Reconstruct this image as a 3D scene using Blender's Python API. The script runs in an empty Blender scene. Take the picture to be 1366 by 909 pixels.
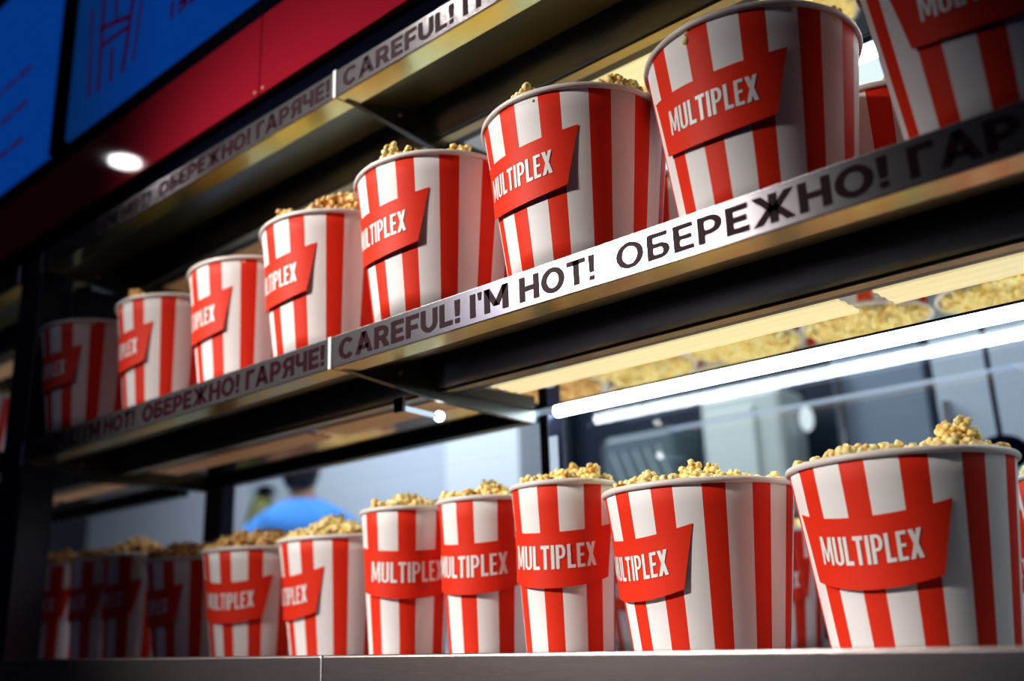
import bpy, bmesh, math, random
import numpy as np
from mathutils import Vector, Matrix, noise
PI = math.pi
C = bpy.context.scene.collection
scene = bpy.context.scene

# ------------------------------------------------------------------ materials
def new_mat(name):
    m = bpy.data.materials.new(name); m.use_nodes = True
    nt = m.node_tree
    return m, nt, nt.nodes['Principled BSDF']

def pbr(name, col, rough=.5, metal=0., emis=None, estr=0., bump=0., bscale=200., stretch=None, coat=0., vary=0., spec=.5, sss=0.):
    m, nt, b = new_mat(name)
    b.inputs['Base Color'].default_value = (*col, 1)
    b.inputs['Roughness'].default_value = rough
    b.inputs['Metallic'].default_value = metal
    b.inputs['Specular IOR Level'].default_value = spec
    if coat: b.inputs['Coat Weight'].default_value = coat; b.inputs['Coat Roughness'].default_value = .12
    if emis:
        b.inputs['Emission Color'].default_value = (*emis, 1); b.inputs['Emission Strength'].default_value = estr
    if sss: b.inputs['Subsurface Weight'].default_value = sss; b.inputs['Subsurface Scale'].default_value = .004
    if bump or vary:
        tc = nt.nodes.new('ShaderNodeTexCoord'); mp = nt.nodes.new('ShaderNodeMapping'); n = nt.nodes.new('ShaderNodeTexNoise')
        nt.links.new(tc.outputs['Object'], mp.inputs[0]); nt.links.new(mp.outputs[0], n.inputs['Vector'])
        n.inputs['Scale'].default_value = bscale; n.inputs['Detail'].default_value = 3
        if stretch: mp.inputs['Scale'].default_value = stretch
        if bump:
            bp = nt.nodes.new('ShaderNodeBump'); bp.inputs['Strength'].default_value = bump; bp.inputs['Distance'].default_value = .001
            nt.links.new(n.outputs['Fac'], bp.inputs['Height']); nt.links.new(bp.outputs[0], b.inputs['Normal'])
        if vary:
            mr = nt.nodes.new('ShaderNodeMapRange'); mr.inputs['To Min'].default_value = rough - vary; mr.inputs['To Max'].default_value = rough + vary
            nt.links.new(n.outputs['Fac'], mr.inputs['Value']); nt.links.new(mr.outputs[0], b.inputs['Roughness'])
    return m

def emit(name, col, s):
    m = bpy.data.materials.new(name); m.use_nodes = True; nt = m.node_tree; nt.nodes.clear()
    e = nt.nodes.new('ShaderNodeEmission'); e.inputs[0].default_value = (*col, 1); e.inputs[1].default_value = s
    o = nt.nodes.new('ShaderNodeOutputMaterial'); nt.links.new(e.outputs[0], o.inputs[0]); return m

M = {}
M['white'] = pbr('white_paper', (.82, .79, .77), .6, bump=.12, bscale=900, spec=.25)
M['red'] = pbr('red_paper', (.74, .040, .014), .58, bump=.12, bscale=900, spec=.22)
M['rim'] = pbr('rim_paper', (.78, .72, .68), .45)
M['inner'] = pbr('inner_paper', (.7, .66, .6), .6)
M['logo_white'] = pbr('logo_white', (.82, .78, .76), .45)
M['steel'] = pbr('brushed_steel', (.38, .36, .38), .17, .86, bump=.03, bscale=60, stretch=(1, 12, 40), vary=.03)
M['steel_dark'] = pbr('dark_steel', (.11, .12, .15), .30, 1., bump=.05, bscale=40, stretch=(1, 10, 10))
M['steel_gold'] = pbr('gold_reflection_steel', (.95, .92, .46), .18, 1., bump=.10, bscale=60, stretch=(1, 12, 12))  # yellow base colour paints in the popcorn reflected by the steel
M['mirror'] = pbr('polished_steel', (.86, .80, .66), .035, 1.)
M['seam'] = pbr('seam_strip', (.9, .9, .92), .3, .3)
M['ink'] = pbr('maroon_vinyl', (.024, .002, .008), .45, .0, spec=.08)
M['screw'] = pbr('screw_steel', (.7, .6, .45), .3, 1.)
M['post'] = pbr('black_post', (.016, .022, .05), .35, .4)
M['panel_red'] = pbr('red_gloss_panel', (.31, .016, .034), .04, 0., coat=0.)
M['black'] = pbr('black_gap', (.004, .005, .012), .95, spec=0.)
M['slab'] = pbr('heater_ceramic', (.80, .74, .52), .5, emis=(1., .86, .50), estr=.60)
M['slab_shaded'] = pbr('heater_ceramic_shaded', (.60, .42, .25), .5, emis=(1., .5, .2), estr=.07)  # slab recoloured darker and fainter, shade of the dim bays painted in
M['tube'] = emit('cool_tube', (.86, .94, 1.), 16.)
M['tube_dim'] = emit('dim_tube', (.6, .75, 1.), .62)
M['blue_screen'] = None
M['counter'] = pbr('counter_steel', (.42, .37, .36), .36, 1., bump=.10, bscale=50, stretch=(1, 10, 60), vary=.05)
M['deck'] = pbr('deck_steel', (.4, .4, .42), .35, 1.)

def popcorn_mat(name, light, mid, dark, sat=0.):
    m, nt, b = new_mat(name)
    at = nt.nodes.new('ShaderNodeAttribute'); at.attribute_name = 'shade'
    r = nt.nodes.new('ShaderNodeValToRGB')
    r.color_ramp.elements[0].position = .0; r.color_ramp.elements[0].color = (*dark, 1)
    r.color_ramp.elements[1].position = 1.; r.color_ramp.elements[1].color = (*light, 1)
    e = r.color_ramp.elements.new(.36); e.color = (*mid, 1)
    tc = nt.nodes.new('ShaderNodeTexCoord'); n = nt.nodes.new('ShaderNodeTexNoise'); n.inputs['Scale'].default_value = 260
    nt.links.new(tc.outputs['Object'], n.inputs['Vector'])
    bp = nt.nodes.new('ShaderNodeBump'); bp.inputs['Strength'].default_value = .35; bp.inputs['Distance'].default_value = .002
    nt.links.new(n.outputs['Fac'], bp.inputs['Height']); nt.links.new(bp.outputs[0], b.inputs['Normal'])
    nt.links.new(at.outputs['Fac'], r.inputs[0]); nt.links.new(r.outputs[0], b.inputs['Base Color'])
    b.inputs['Roughness'].default_value = .6
    b.inputs['Subsurface Weight'].default_value = .12; b.inputs['Subsurface Scale'].default_value = .004
    return m
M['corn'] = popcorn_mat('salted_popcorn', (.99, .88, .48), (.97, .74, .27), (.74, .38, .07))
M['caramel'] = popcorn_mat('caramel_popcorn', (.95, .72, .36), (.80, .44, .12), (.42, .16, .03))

def screen_mat():
    m = bpy.data.materials.new('blue_display'); m.use_nodes = True; nt = m.node_tree; nt.nodes.clear()
    tc = nt.nodes.new('ShaderNodeTexCoord'); sx = nt.nodes.new('ShaderNodeSeparateXYZ')
    nt.links.new(tc.outputs['Generated'], sx.inputs[0])
    r = nt.nodes.new('ShaderNodeValToRGB')
    r.color_ramp.elements[0].color = (.003, .028, .105, 1); r.color_ramp.elements[1].color = (.002, .042, .21, 1)
    r.color_ramp.elements[1].position = .35
    nt.links.new(sx.outputs['X'], r.inputs[0])
    e = nt.nodes.new('ShaderNodeEmission'); e.inputs[1].default_value = .95; nt.links.new(r.outputs[0], e.inputs[0])
    o = nt.nodes.new('ShaderNodeOutputMaterial'); nt.links.new(e.outputs[0], o.inputs[0]); return m
M['screen'] = screen_mat()
M['screen_ink'] = emit('display_red_ink', (.030, .001, .022), .9)
M['wall_lit'] = pbr('kitchen_wall', (.55, .60, .68), .7, bump=.05, bscale=20)
M['wall_dim'] = pbr('kitchen_steel_dim', (.20, .25, .32), .5, .2)
M['cab_white'] = pbr('white_cabinet', (.75, .80, .88), .4)
M['dark_kitchen'] = pbr('dark_cabinet', (.012, .022, .038), .35)
M['room'] = pbr('dark_room', (.02, .022, .035), .8)
M['blue_cloth'] = pbr('blue_cloth', (.07, .26, .66), .85, bump=.3, bscale=60)
M['skin'] = pbr('skin', (.55, .30, .20), .6)
M['hair'] = pbr('dark_hair', (.012, .010, .012), .6)
M['trousers'] = pbr('black_trousers', (.02, .02, .025), .8)
M['olive'] = pbr('olive_fabric', (.16, .16, .05), .8)

def glass_mat():
    m = bpy.data.materials.new('clear_glass'); m.use_nodes = True; nt = m.node_tree; nt.nodes.clear()
    t = nt.nodes.new('ShaderNodeBsdfTransparent'); t.inputs[0].default_value = (.93, .96, .97, 1)
    g = nt.nodes.new('ShaderNodeBsdfGlossy'); g.inputs['Roughness'].default_value = .01
    f = nt.nodes.new('ShaderNodeLayerWeight'); f.inputs['Blend'].default_value = .5
    pw = nt.nodes.new('ShaderNodeMath'); pw.operation = 'POWER'; pw.inputs[1].default_value = 3.
    ma = nt.nodes.new('ShaderNodeMath'); ma.operation = 'MULTIPLY_ADD'; ma.inputs[1].default_value = .9; ma.inputs[2].default_value = .07
    mx = nt.nodes.new('ShaderNodeMixShader'); o = nt.nodes.new('ShaderNodeOutputMaterial')
    nt.links.new(f.outputs['Facing'], pw.inputs[0]); nt.links.new(pw.outputs[0], ma.inputs[0]); nt.links.new(ma.outputs[0], mx.inputs[0])
    nt.links.new(t.outputs[0], mx.inputs[1]); nt.links.new(g.outputs[0], mx.inputs[2])
    nt.links.new(mx.outputs[0], o.inputs[0]); return m
M['glass'] = glass_mat()

# ------------------------------------------------------------------ helpers
def link(name, me, mats, parent=None, smooth=False):
    o = bpy.data.objects.new(name, me); C.objects.link(o)
    if not isinstance(mats, (list, tuple)): mats = [mats]
    if mats[0] is not None:
        me.materials.clear()
        for m in mats: me.materials.append(m)
    if parent is not None: o.parent = parent
    if smooth:
        for p in me.polygons: p.use_smooth = True
    return o

def obj(name, bm, mats, parent=None, smooth=False):
    me = bpy.data.meshes.new(name); bmesh.ops.recalc_face_normals(bm, faces=bm.faces); bm.to_mesh(me); bm.free()
    return link(name, me, mats, parent, smooth)

def thing(name, label, cat, loc=(0, 0, 0), group=None):
    o = bpy.data.objects.new(name, None); C.objects.link(o); o.location = loc; o.empty_display_size = .05
    o['label'] = label; o['category'] = cat
    if group: o['group'] = group
    return o

def tag(o, label, cat, group=None, kind=None):
    o['label'] = label; o['category'] = cat
    if group: o['group'] = group
    if kind: o['kind'] = kind
    return o

def struct(name, bm, m, parent=None):
    o = obj(name, bm, m, parent); o['kind'] = 'structure'; return o

def box(bm, x0, x1, y0, y1, z0, z1, bev=0.):
    r = bmesh.ops.create_cube(bm, size=1.)
    for v in r['verts']:
        v.co = Vector(((x0 + x1) / 2 + v.co.x * (x1 - x0), (y0 + y1) / 2 + v.co.y * (y1 - y0), (z0 + z1) / 2 + v.co.z * (z1 - z0)))
    if bev:
        es = list({e for v in r['verts'] for e in v.link_edges})
        bmesh.ops.bevel(bm, geom=es, offset=bev, segments=2, affect='EDGES', profile=.5)
    return bm

def bx(*a, bev=0.):
    return box(bmesh.new(), *a, bev=bev)

def tube(bm, p0, p1, r, seg=16, r1=None):
    p0, p1 = Vector(p0), Vector(p1); d = p1 - p0
    mat = Matrix.Translation((p0 + p1) / 2) @ d.to_track_quat('Z', 'Y').to_matrix().to_4x4()
    bmesh.ops.create_cone(bm, cap_ends=True, segments=seg, radius1=r, radius2=r if r1 is None else r1, depth=d.length, matrix=mat)
    return bm

def extrude_profile(bm, prof, x0, x1, closed=True):
    """profile in (y, z) swept along X"""
    a = [bm.verts.new((x0, y, z)) for y, z in prof]; b = [bm.verts.new((x1, y, z)) for y, z in prof]
    n = len(prof)
    for i in range(n if closed else n - 1):
        j = (i + 1) % n; bm.faces.new((a[i], a[j], b[j], b[i]))
    if closed:
        bm.faces.new(a[::-1]); bm.faces.new(b)
    return bm

# ------------------------------------------------------------------ lettering
def rect(x0, x1, y0, y1): return [(x0, y0), (x1, y0), (x1, y1), (x0, y1)]
def ring(cx, cy, ro, ri, a0, a1, sy=1., n=8):
    q = []
    for k in range(n):
        t0, t1 = a0 + (a1 - a0) * k / n, a0 + (a1 - a0) * (k + 1) / n
        q.append([(cx + ro[0] * math.cos(t0), cy + ro[1] * math.sin(t0)), (cx + ro[0] * math.cos(t1), cy + ro[1] * math.sin(t1)),
                  (cx + ri[0] * math.cos(t1), cy + ri[1] * math.sin(t1)), (cx + ri[0] * math.cos(t0), cy + ri[1] * math.sin(t0))])
    return q
TS = .235   # stem of the wide sign letters
def _bowl(x0, x1, y0, y1, flip=False):
    """a closed half-round bowl from x0 to x1"""
    cy, ry = (y0 + y1) / 2, (y1 - y0) / 2; w = x1 - x0; xs = x0 + w - ry * 1.05; h = TS * .88
    q = [rect(x0, xs, y1 - h, y1), rect(x0, xs, y0, y0 + h)] + ring(xs, cy, (x1 - xs, ry), (x1 - xs - TS, ry - h), -PI / 2, PI / 2, n=12)
    return q
def glyph(c):
    t = TS; h = t * .88
    if c in 'CС': return .86, ring(.46, .5, (.46, .515), (.46 - t, .515 - h), math.radians(42), math.radians(318), n=26)
    if c in 'OО': return .96, ring(.48, .5, (.48, .515), (.48 - t, .515 - h), 0, 2 * PI, n=32)
    if c in 'AА': return .96, [[(0, 0), (t * 1.08, 0), (.48 + t * .56, 1), (.48 - t * .56, 1)], [(.96 - t * 1.08, 0), (.96, 0), (.48 + t * .56, 1), (.48 - t * .56, 1)], rect(.22, .74, .19, .19 + h)]
    if c == 'R': return .80, [rect(0, t, 0, 1)] + _bowl(t, .76, .34, 1) + [[(.36, .36), (.36 + t * 1.2, .36), (.80, 0), (.80 - t * 1.2, 0)]]
    if c == 'Р': return .76, [rect(0, t, 0, 1)] + _bowl(t, .76, .30, 1)
    if c == 'Я': w, q = glyph('R'); return w, [[(w - x, y) for x, y in r] for r in q]
    if c in 'EЕ': return .68, [rect(0, t, 0, 1), rect(t, .67, 0, h), rect(t, .66, 1 - h, 1), rect(t, .61, .5 - h / 2, .5 + h / 2)]
    if c == 'F': return .66, [rect(0, t, 0, 1), rect(t, .66, 1 - h, 1), rect(t, .60, .44 - h / 2, .44 + h / 2)]
    if c == 'U': return .82, [rect(0, t, .41, 1), rect(.82 - t, .82, .41, 1)] + ring(.41, .41, (.41, .425), (.41 - t, .425 - h), PI, 2 * PI, n=16)
    if c == 'L': return .62, [rect(0, t, 0, 1), rect(t, .62, 0, h)]
    if c == '!': return .26, [[(.03, .30), (.23, .30), (.26, 1), (0, 1)], rect(.02, .24, 0, .20)]
    if c == "'": return .19, [[(.04, .66), (.15, .66), (.19, 1), (0, 1)]]
    if c == 'I': return t, [rect(0, t, 0, 1)]
    if c == 'M': return 1.0, [rect(0, t, 0, 1), rect(1 - t, 1, 0, 1), [(0, 1), (t, 1), (.5 + t * .5, .22), (.5 - t * .5, .22)], [(1 - t, 1), (1, 1), (.5 + t * .5, .22), (.5 - t * .5, .22)]]
    if c in 'HН': return .84, [rect(0, t, 0, 1), rect(.84 - t, .84, 0, 1), rect(t, .84 - t, .5 - h / 2, .5 + h / 2)]
    if c == 'T': return .76, [rect(.38 - t / 2, .38 + t / 2, 0, 1), rect(0, .76, 1 - h, 1)]
    if c == 'Б': return .76, [rect(0, t, 0, 1), rect(t, .70, 1 - h, 1)] + _bowl(t, .76, 0, .62)
    if c == 'Г': return .62, [rect(0, t, 0, 1), rect(t, .62, 1 - h, 1)]
    if c == 'Ч': return .76, [rect(.76 - t, .76, 0, 1), rect(0, t, .60, 1), rect(.24, .76 - t, .32, .32 + h)] + ring(.26, .60, (.26, .28), (.26 - t, .28 - h), PI, 1.5 * PI, n=8)
    if c == 'Ж': return 1.18, [rect(.59 - t / 2, .59 + t / 2, 0, 1), [(0, 0), (t * 1.15, 0), (.62, .47), (.47, .60)], [(0, 1), (t * 1.15, 1), (.62, .53), (.47, .40)],
                              [(1.18, 0), (1.18 - t * 1.15, 0), (.56, .47), (.71, .60)], [(1.18, 1), (1.18 - t * 1.15, 1), (.56, .53), (.71, .40)]]
    if c in '135':
        return .6, {'1': [rect(.2, .4, 0, 1)], '3': _bowl(0, .6, 0, .55) + _bowl(0, .58, .45, 1), '5': [rect(0, .2, .45, 1), rect(.2, .55, .82, 1)] + _bowl(0, .6, 0, .6)}[c]
    if c == '0': return .7, ring(.35, .5, (.35, .5), (.35 - t, .5 - h), 0, 2 * PI, n=20)
def text_mesh(txt, x0, x1, z0, z1, y, bold=0):
    quads = []; x = 0
    for c in txt:
        w, qs = glyph(c)
        quads += [[(x + a, b) for a, b in q] for q in qs]; x += w + .095
    tot = x - .095; bm = bmesh.new()
    for q in quads:
        bm.faces.new([bm.verts.new((x0 + a / tot * (x1 - x0), y, z0 + b * (z1 - z0))) for a, b in q])
    me = bpy.data.meshes.new('lettering'); bm.to_mesh(me); bm.free(); return me

def merge(meshes, name):
    bm = bmesh.new()
    for me in meshes: bm.from_mesh(me); bpy.data.meshes.remove(me)
    out = bpy.data.meshes.new(name); bm.to_mesh(out); bm.free(); return out

# condensed block letters of the bucket wordmark, one list of quads per letter
S = .145
def L_M():
    w = .60
    return w, [rect(0, S * .9, 0, 1), rect(w - S * .9, w, 0, 1), [(S * .2, 1), (S * 1.1, 1), (w / 2 + .055, .12), (w / 2 - .055, .12)], [(w - S * 1.1, 1), (w - S * .2, 1), (w / 2 + .055, .12), (w / 2 - .055, .12)]]
def L_U():
    w = .43
    return w, [rect(0, S, .2, 1), rect(w - S, w, .2, 1)] + ring(w / 2, .2, (w / 2, .2), (w / 2 - S, .2 - S * .7), PI, 2 * PI)
def L_L(): return .34, [rect(0, S, 0, 1), rect(S, .34, 0, S)]
def L_T(): return .40, [rect(.20 - S / 2, .20 + S / 2, 0, 1), rect(0, .20 - S / 2, 1 - S, 1), rect(.20 + S / 2, .40, 1 - S, 1)]
def L_I(): return S, [rect(0, S, 0, 1)]
def L_P():
    w = .42
    return w, [rect(0, S, 0, 1), rect(S, .22, 1 - S * .8, 1), rect(S, .22, .42, .42 + S * .8)] + ring(.22, .71, (w - .22, .29), (w - .22 - S, .29 - S * .8), -PI / 2, PI / 2)
def L_E(): return .34, [rect(0, S, 0, 1), rect(S, .34, 0, S * .9), rect(S, .34, 1 - S * .9, 1), rect(S, .31, .46, .46 + S * .8)]
def L_X():
    w = .46
    return w, [[(0, 1), (S * 1.15, 1), (w, 0), (w - S * 1.15, 0)], [(w - S * 1.15, 1), (w, 1), (S * 1.15, 0), (0, 0)]]
WORD = [L_M, L_U, L_L, L_T, L_I, L_P, L_L, L_E, L_X]
def word_quads(gap=.065):
    out = []; x = 0
    for f in WORD:
        w, qs = f()
        for q in qs: out.append([(x + a, b) for a, b in q])
        x += w + gap
    tot = x - gap
    return [[(a / tot * 2 - 1, b) for a, b in q] for q in out]

# ------------------------------------------------------------------ buckets
KIND = {  # outer rim radius, base radius, height, stripes pairs, word half angle, tip half angle, bottom half angle, s positions
    'wide': dict(Rt=.128, Rb=.096, H=.225, pairs=12, wh=.51, tip=.81, bot=.66, s_dip=.067, s_tip=.054, s_bc=.142, s_bk=.130, s_w0=.1165, s_w1=.0865),
    'tall': dict(Rt=.0795, Rb=.0600, H=.2540, pairs=7, wh=.90, tip=1.45, bot=1.20, s_dip=.0725, s_tip=.059, s_bc=.147, s_bk=.133, s_w0=.122, s_w1=.090),
}
def cone_r(K, s): return (K['Rt'] - .004) + (K['Rb'] - (K['Rt'] - .004)) * s / K['H']

def body_mesh(K):
    pr = K['pairs']; n = pr * 2; sub = 6
    wf = .555  # white share of a pair
    ang = []; mats = []
    pair = 2 * PI / pr
    # stripe 0 (red) centred on angle 0
    rw, ww_ = pair * (1 - wf), pair * wf
    for k in range(pr):
        a = k * pair - rw / 2
        for j in range(sub): ang.append(a + rw * j / sub); mats.append(1)
        a += rw
        for j in range(sub): ang.append(a + ww_ * j / sub); mats.append(0)
    bm = bmesh.new(); levels = 8
    rows = []
    for l in range(levels + 1):
        s = .003 + (K['H'] - .003) * l / levels; r = cone_r(K, s)
        rows.append([bm.verts.new((r * math.cos(a), r * math.sin(a), K['H'] - s)) for a in ang])
    N = len(ang)
    for l in range(levels):
        for i in range(N):
            f = bm.faces.new((rows[l][i], rows[l + 1][i], rows[l + 1][(i + 1) % N], rows[l][(i + 1) % N])); f.material_index = mats[i]; f.smooth = True
    # inner wall and bottom
    inn = [bm.verts.new(((K['Rt'] - .0055) * math.cos(a), (K['Rt'] - .0055) * math.sin(a), K['H'] - .002)) for a in ang]
    inb = [bm.verts.new(((cone_r(K, .05) - .0015) * math.cos(a), (cone_r(K, .05) - .0015) * math.sin(a), K['H'] - .05)) for a in ang]
    for i in range(N):
        j = (i + 1) % N
        f = bm.faces.new((rows[0][i], rows[0][j], inn[j], inn[i])); f.material_index = 2
        f = bm.faces.new((inn[i], inn[j], inb[j], inb[i])); f.material_index = 2; f.smooth = True
    f = bm.faces.new(inb); f.material_index = 2
    f = bm.faces.new(rows[-1][::-1]); f.material_index = 2
    me = bpy.data.meshes.new('body'); bm.to_mesh(me); bm.free()
    for m in (M['white'], M['red'], M['inner']): me.materials.append(m)
    return me

def rim_mesh(K):
    bm = bmesh.new(); R0 = K['Rt'] - .0034; N = 96; sg = 12; rows = []
    for i in range(N):
        a = 2 * PI * i / N
        rows.append([bm.verts.new(((R0 + .0034 * math.cos(t)) * math.cos(a), (R0 + .0034 * math.cos(t)) * math.sin(a), K['H'] - .0040 + .0040 * math.sin(t))) for t in [2 * PI * k / sg for k in range(sg)]])
    for i in range(N):
        for k in range(sg):
            f = bm.faces.new((rows[i][k], rows[(i + 1) % N][k], rows[(i + 1) % N][(k + 1) % sg], rows[i][(k + 1) % sg])); f.smooth = True
    me = bpy.data.meshes.new('rim'); bm.to_mesh(me); bm.free(); me.materials.append(M['rim']); return me

def lift(K, s):  # how far the die-cut label stands off the wall
    v = max(0., min(1., (s - K['s_tip']) / (K['s_bc'] - K['s_tip'])))
    return .0007 + .0052 * v ** 1.6

def label_point(K, a, s, extra=0.):
    r = cone_r(K, s) + lift(K, s) + extra
    return (r * math.cos(a), r * math.sin(a), K['H'] - s)

def label_mesh(K):
    bm = bmesh.new(); nu, nv = 48, 14; g = []
    for i in range(nu + 1):
        u = -1 + 2 * i / nu; col = []
        st = K['s_dip'] - (K['s_dip'] - K['s_tip']) * abs(u) ** 2.0
        sb = K['s_bc'] - (K['s_bc'] - K['s_bk']) * abs(u) ** 2.0
        for j in range(nv + 1):
            v = j / nv; s = st + (sb - st) * v
            A = K['tip'] + (K['bot'] - K['tip']) * v
            col.append(bm.verts.new(label_point(K, u * A, s)))
        g.append(col)
    for i in range(nu):
        for j in range(nv):
            f = bm.faces.new((g[i][j], g[i][j + 1], g[i + 1][j + 1], g[i + 1][j])); f.smooth = True
    # turned paper edge back to the wall below and at the sides
    me = bpy.data.meshes.new('label'); bm.to_mesh(me); bm.free(); me.materials.append(M['red']); return me

def word_mesh(K):
    bm = bmesh.new()
    def P(u, w):
        s = K['s_w0'] + (K['s_w1'] - K['s_w0']) * w - .0045 * u * u
        return label_point(K, u * K['wh'], s, .0007)
    for q in word_quads():
        # split each quad in a small grid so it follows the curved wall
        n = 3; m = 4; grid = []
        for i in range(n + 1):
            for j in range(m + 1):
                a, b = i / n, j / m
                x = (q[0][0] * (1 - a) + q[1][0] * a) * (1 - b) + (q[3][0] * (1 - a) + q[2][0] * a) * b
                y = (q[0][1] * (1 - a) + q[1][1] * a) * (1 - b) + (q[3][1] * (1 - a) + q[2][1] * a) * b
                grid.append(bm.verts.new(P(x, y)))
        for i in range(n):
            for j in range(m):
                k = i * (m + 1) + j
                bm.faces.new((grid[k], grid[k + m + 1], grid[k + m + 2], grid[k + 1]))
    me = bpy.data.meshes.new('lettering'); bm.to_mesh(me); bm.free(); me.materials.append(M['logo_white']); return me

MESH = {k: dict(body=body_mesh(K), rim=rim_mesh(K), label=label_mesh(K), word=word_mesh(K)) for k, K in KIND.items()}

def make_bucket(kind, x, y, z, rot, label, group):
    t = thing('popcorn_bucket', label, 'popcorn bucket', (x, y, z), group); t.rotation_euler = (0, 0, rot)
    for nm, key in (('body', 'body'), ('rim', 'rim')):
        o = bpy.data.objects.new(nm, MESH[kind][key]); C.objects.link(o); o.parent = t
    l = bpy.data.objects.new('label_band', MESH[kind]['label']); C.objects.link(l); l.parent = t
    w = bpy.data.objects.new('lettering', MESH[kind]['word']); C.objects.link(w); w.parent = l
    return t

# ------------------------------------------------------------------ popcorn
def ico():
    bm = bmesh.new(); bmesh.ops.create_icosphere(bm, subdivisions=2, radius=1.)
    v = np.array([q.co[:] for q in bm.verts]); f = np.array([[q.index for q in p.verts] for p in bm.faces]); bm.free(); return v, f
ICO_V, ICO_F = ico()
def kernel_variants(n=9):
    rnd = random.Random(5); out = []
    for k in range(n):
        V = []; F = []; Sh = []; off = 0
        lobes = rnd.randint(7, 9)
        dirs = []
        for i in range(lobes):
            for _ in range(30):
                d = Vector((rnd.gauss(0, 1), rnd.gauss(0, 1), rnd.gauss(0, 1) + .25)).normalized()
                if all(d.dot(e) < .62 for e in dirs): break
            dirs.append(d)
        for d in dirs + [Vector((0, 0, 0))]:
            core = d.length < .5
            r = rnd.uniform(.0040, .0062) if not core else .0068
            c = np.array(d) * (rnd.uniform(.0062, .0082) if not core else 0)
            vv = []
            ax = np.array([rnd.uniform(.8, 1.2) for _ in range(3)])
            for p in ICO_V:
                q = Vector(p) * 1.7 + Vector((k * 7.3 + off * .01, d.x * 5, d.y * 3))
                vv.append(p * ax * r * (1 + .34 * noise.noise(q) + .12 * noise.noise(q * 2.6)) + c)
            vv = np.array(vv)
            V.append(vv); F.append(ICO_F + off); off += len(ICO_V)
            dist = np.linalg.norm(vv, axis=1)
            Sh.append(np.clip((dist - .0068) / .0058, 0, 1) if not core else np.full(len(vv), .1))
        V = np.concatenate(V); F = np.concatenate(F); Sh = np.concatenate(Sh)
        out.append((V, F, Sh))
    return out
KERN = kernel_variants()

def heap_mesh(name, R, seed, bumps, mat, base=.004, n_extra=0, ks=1.0, fill=-.010):
    """loose popcorn filling a bucket: R inner radius; bumps = (angle, radius, height, spread)"""
    rnd = random.Random(seed); sp = .0180 * ks; pts = []
    ny = int(R / (sp * .86)) + 1
    for j in range(-ny, ny + 1):
        for i in range(-ny - 1, ny + 2):
            x = i * sp + (sp / 2 if j % 2 else 0) + rnd.uniform(-.004, .004); y = j * sp * .86 + rnd.uniform(-.004, .004)
            rr = math.hypot(x, y)
            if rr > R - .009: continue
            z = fill + base * (1 - (rr / R) ** 2) + rnd.uniform(-.004, .006)
            layers = 1
            h = 0
            for (a, br, bh, bs) in bumps:
                dx, dy = x - br * math.cos(a), y - br * math.sin(a)
                h += bh * math.exp(-(dx * dx + dy * dy) / (2 * bs * bs))
            k = int(h / .013)
            pts.append((x, y, z + max(0, h - k * .013)))
            for q in range(k): pts.append((x + rnd.uniform(-.003, .003), y + rnd.uniform(-.003, .003), z + h - q * .013 - (h - k * .013) * 0))
    V = []; F = []; Sh = []; off = 0
    for p in pts:
        kv, kf, ks_ = KERN[rnd.randrange(len(KERN))]
        e = np.array(Matrix.Rotation(rnd.uniform(0, 6.28), 3, 'Z') @ Matrix.Rotation(rnd.uniform(-1.2, 1.2), 3, 'X') @ Matrix.Rotation(rnd.uniform(-1., 1.), 3, 'Y'))
        s = rnd.uniform(.82, 1.12) * ks
        V.append(kv @ e.T * s + np.array(p)); F.append(kf + off); off += len(kv)
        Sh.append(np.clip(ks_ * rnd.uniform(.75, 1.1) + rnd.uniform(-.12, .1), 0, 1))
    V = np.concatenate(V); F = np.concatenate(F); Sh = np.concatenate(Sh)
    me = bpy.data.meshes.new(name)
    me.vertices.add(len(V)); me.vertices.foreach_set('co', V.astype(np.float32).ravel())
    me.loops.add(F.size); me.loops.foreach_set('vertex_index', F.astype(np.int32).ravel())
    me.polygons.add(len(F)); me.polygons.foreach_set('loop_start', np.arange(0, F.size, 3, dtype=np.int32))
    me.polygons.foreach_set('use_smooth', np.ones(len(F), dtype=bool))
    me.update()
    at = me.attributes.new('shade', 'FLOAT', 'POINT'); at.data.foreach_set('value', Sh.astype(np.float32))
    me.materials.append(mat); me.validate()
    return me

def put_heap(me, x, y, ztop, rot, label, group, cat='popcorn'):
    o = bpy.data.objects.new('popcorn', me); C.objects.link(o); o.location = (x, y, ztop); o.rotation_euler = (0, 0, rot)
    return tag(o, label, cat, group, 'stuff')

# ------------------------------------------------------------------ layout constants
YP = .852                      # plane of the shelf fronts
SEAMS = [-4.287, -3.229, -2.171, -1.113, -.055, 1.003]
Z_MID, Z_TOP = .4165, .8565    # the shelf decks
BASE_Z = -.0586                # counter deck

# counter row: kind, x, y, rotation
BROW = [('tall', -2.627, 1.149, -1.31), ('tall', -2.4307, 1.1761, -1.85), ('tall', -2.2660, 1.1806, -1.78),
        ('wide', -2.0049, 1.2011, -1.713), ('wide', -1.7345, 1.1766, -1.284), ('wide', -1.4777, 1.178, -1.818),
        ('tall', -1.2570, 1.1280, -.73), ('tall', -1.0900, 1.1460, -1.27), ('tall', -.9080, 1.1190, -1.20),
        ('wide', -.6948, 1.1386, -1.915), ('wide', -.4296, 1.1464, -1.611)]
UROW = [(-2.0311, .9439, -1.603), (-1.7770, .983, -1.769), (-1.5055, .9838, -1.773), (-1.2472, .9646, -1.735),
        (-.9846, .9516, -1.695), (-.7286, .9614, -1.700), (-.4750, .9811, -1.585), (-.203, .970, -1.42)]
ordn = ['first', 'second', 'third', 'fourth', 'fifth', 'sixth', 'seventh', 'eighth', 'ninth', 'tenth', 'eleventh']

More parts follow.
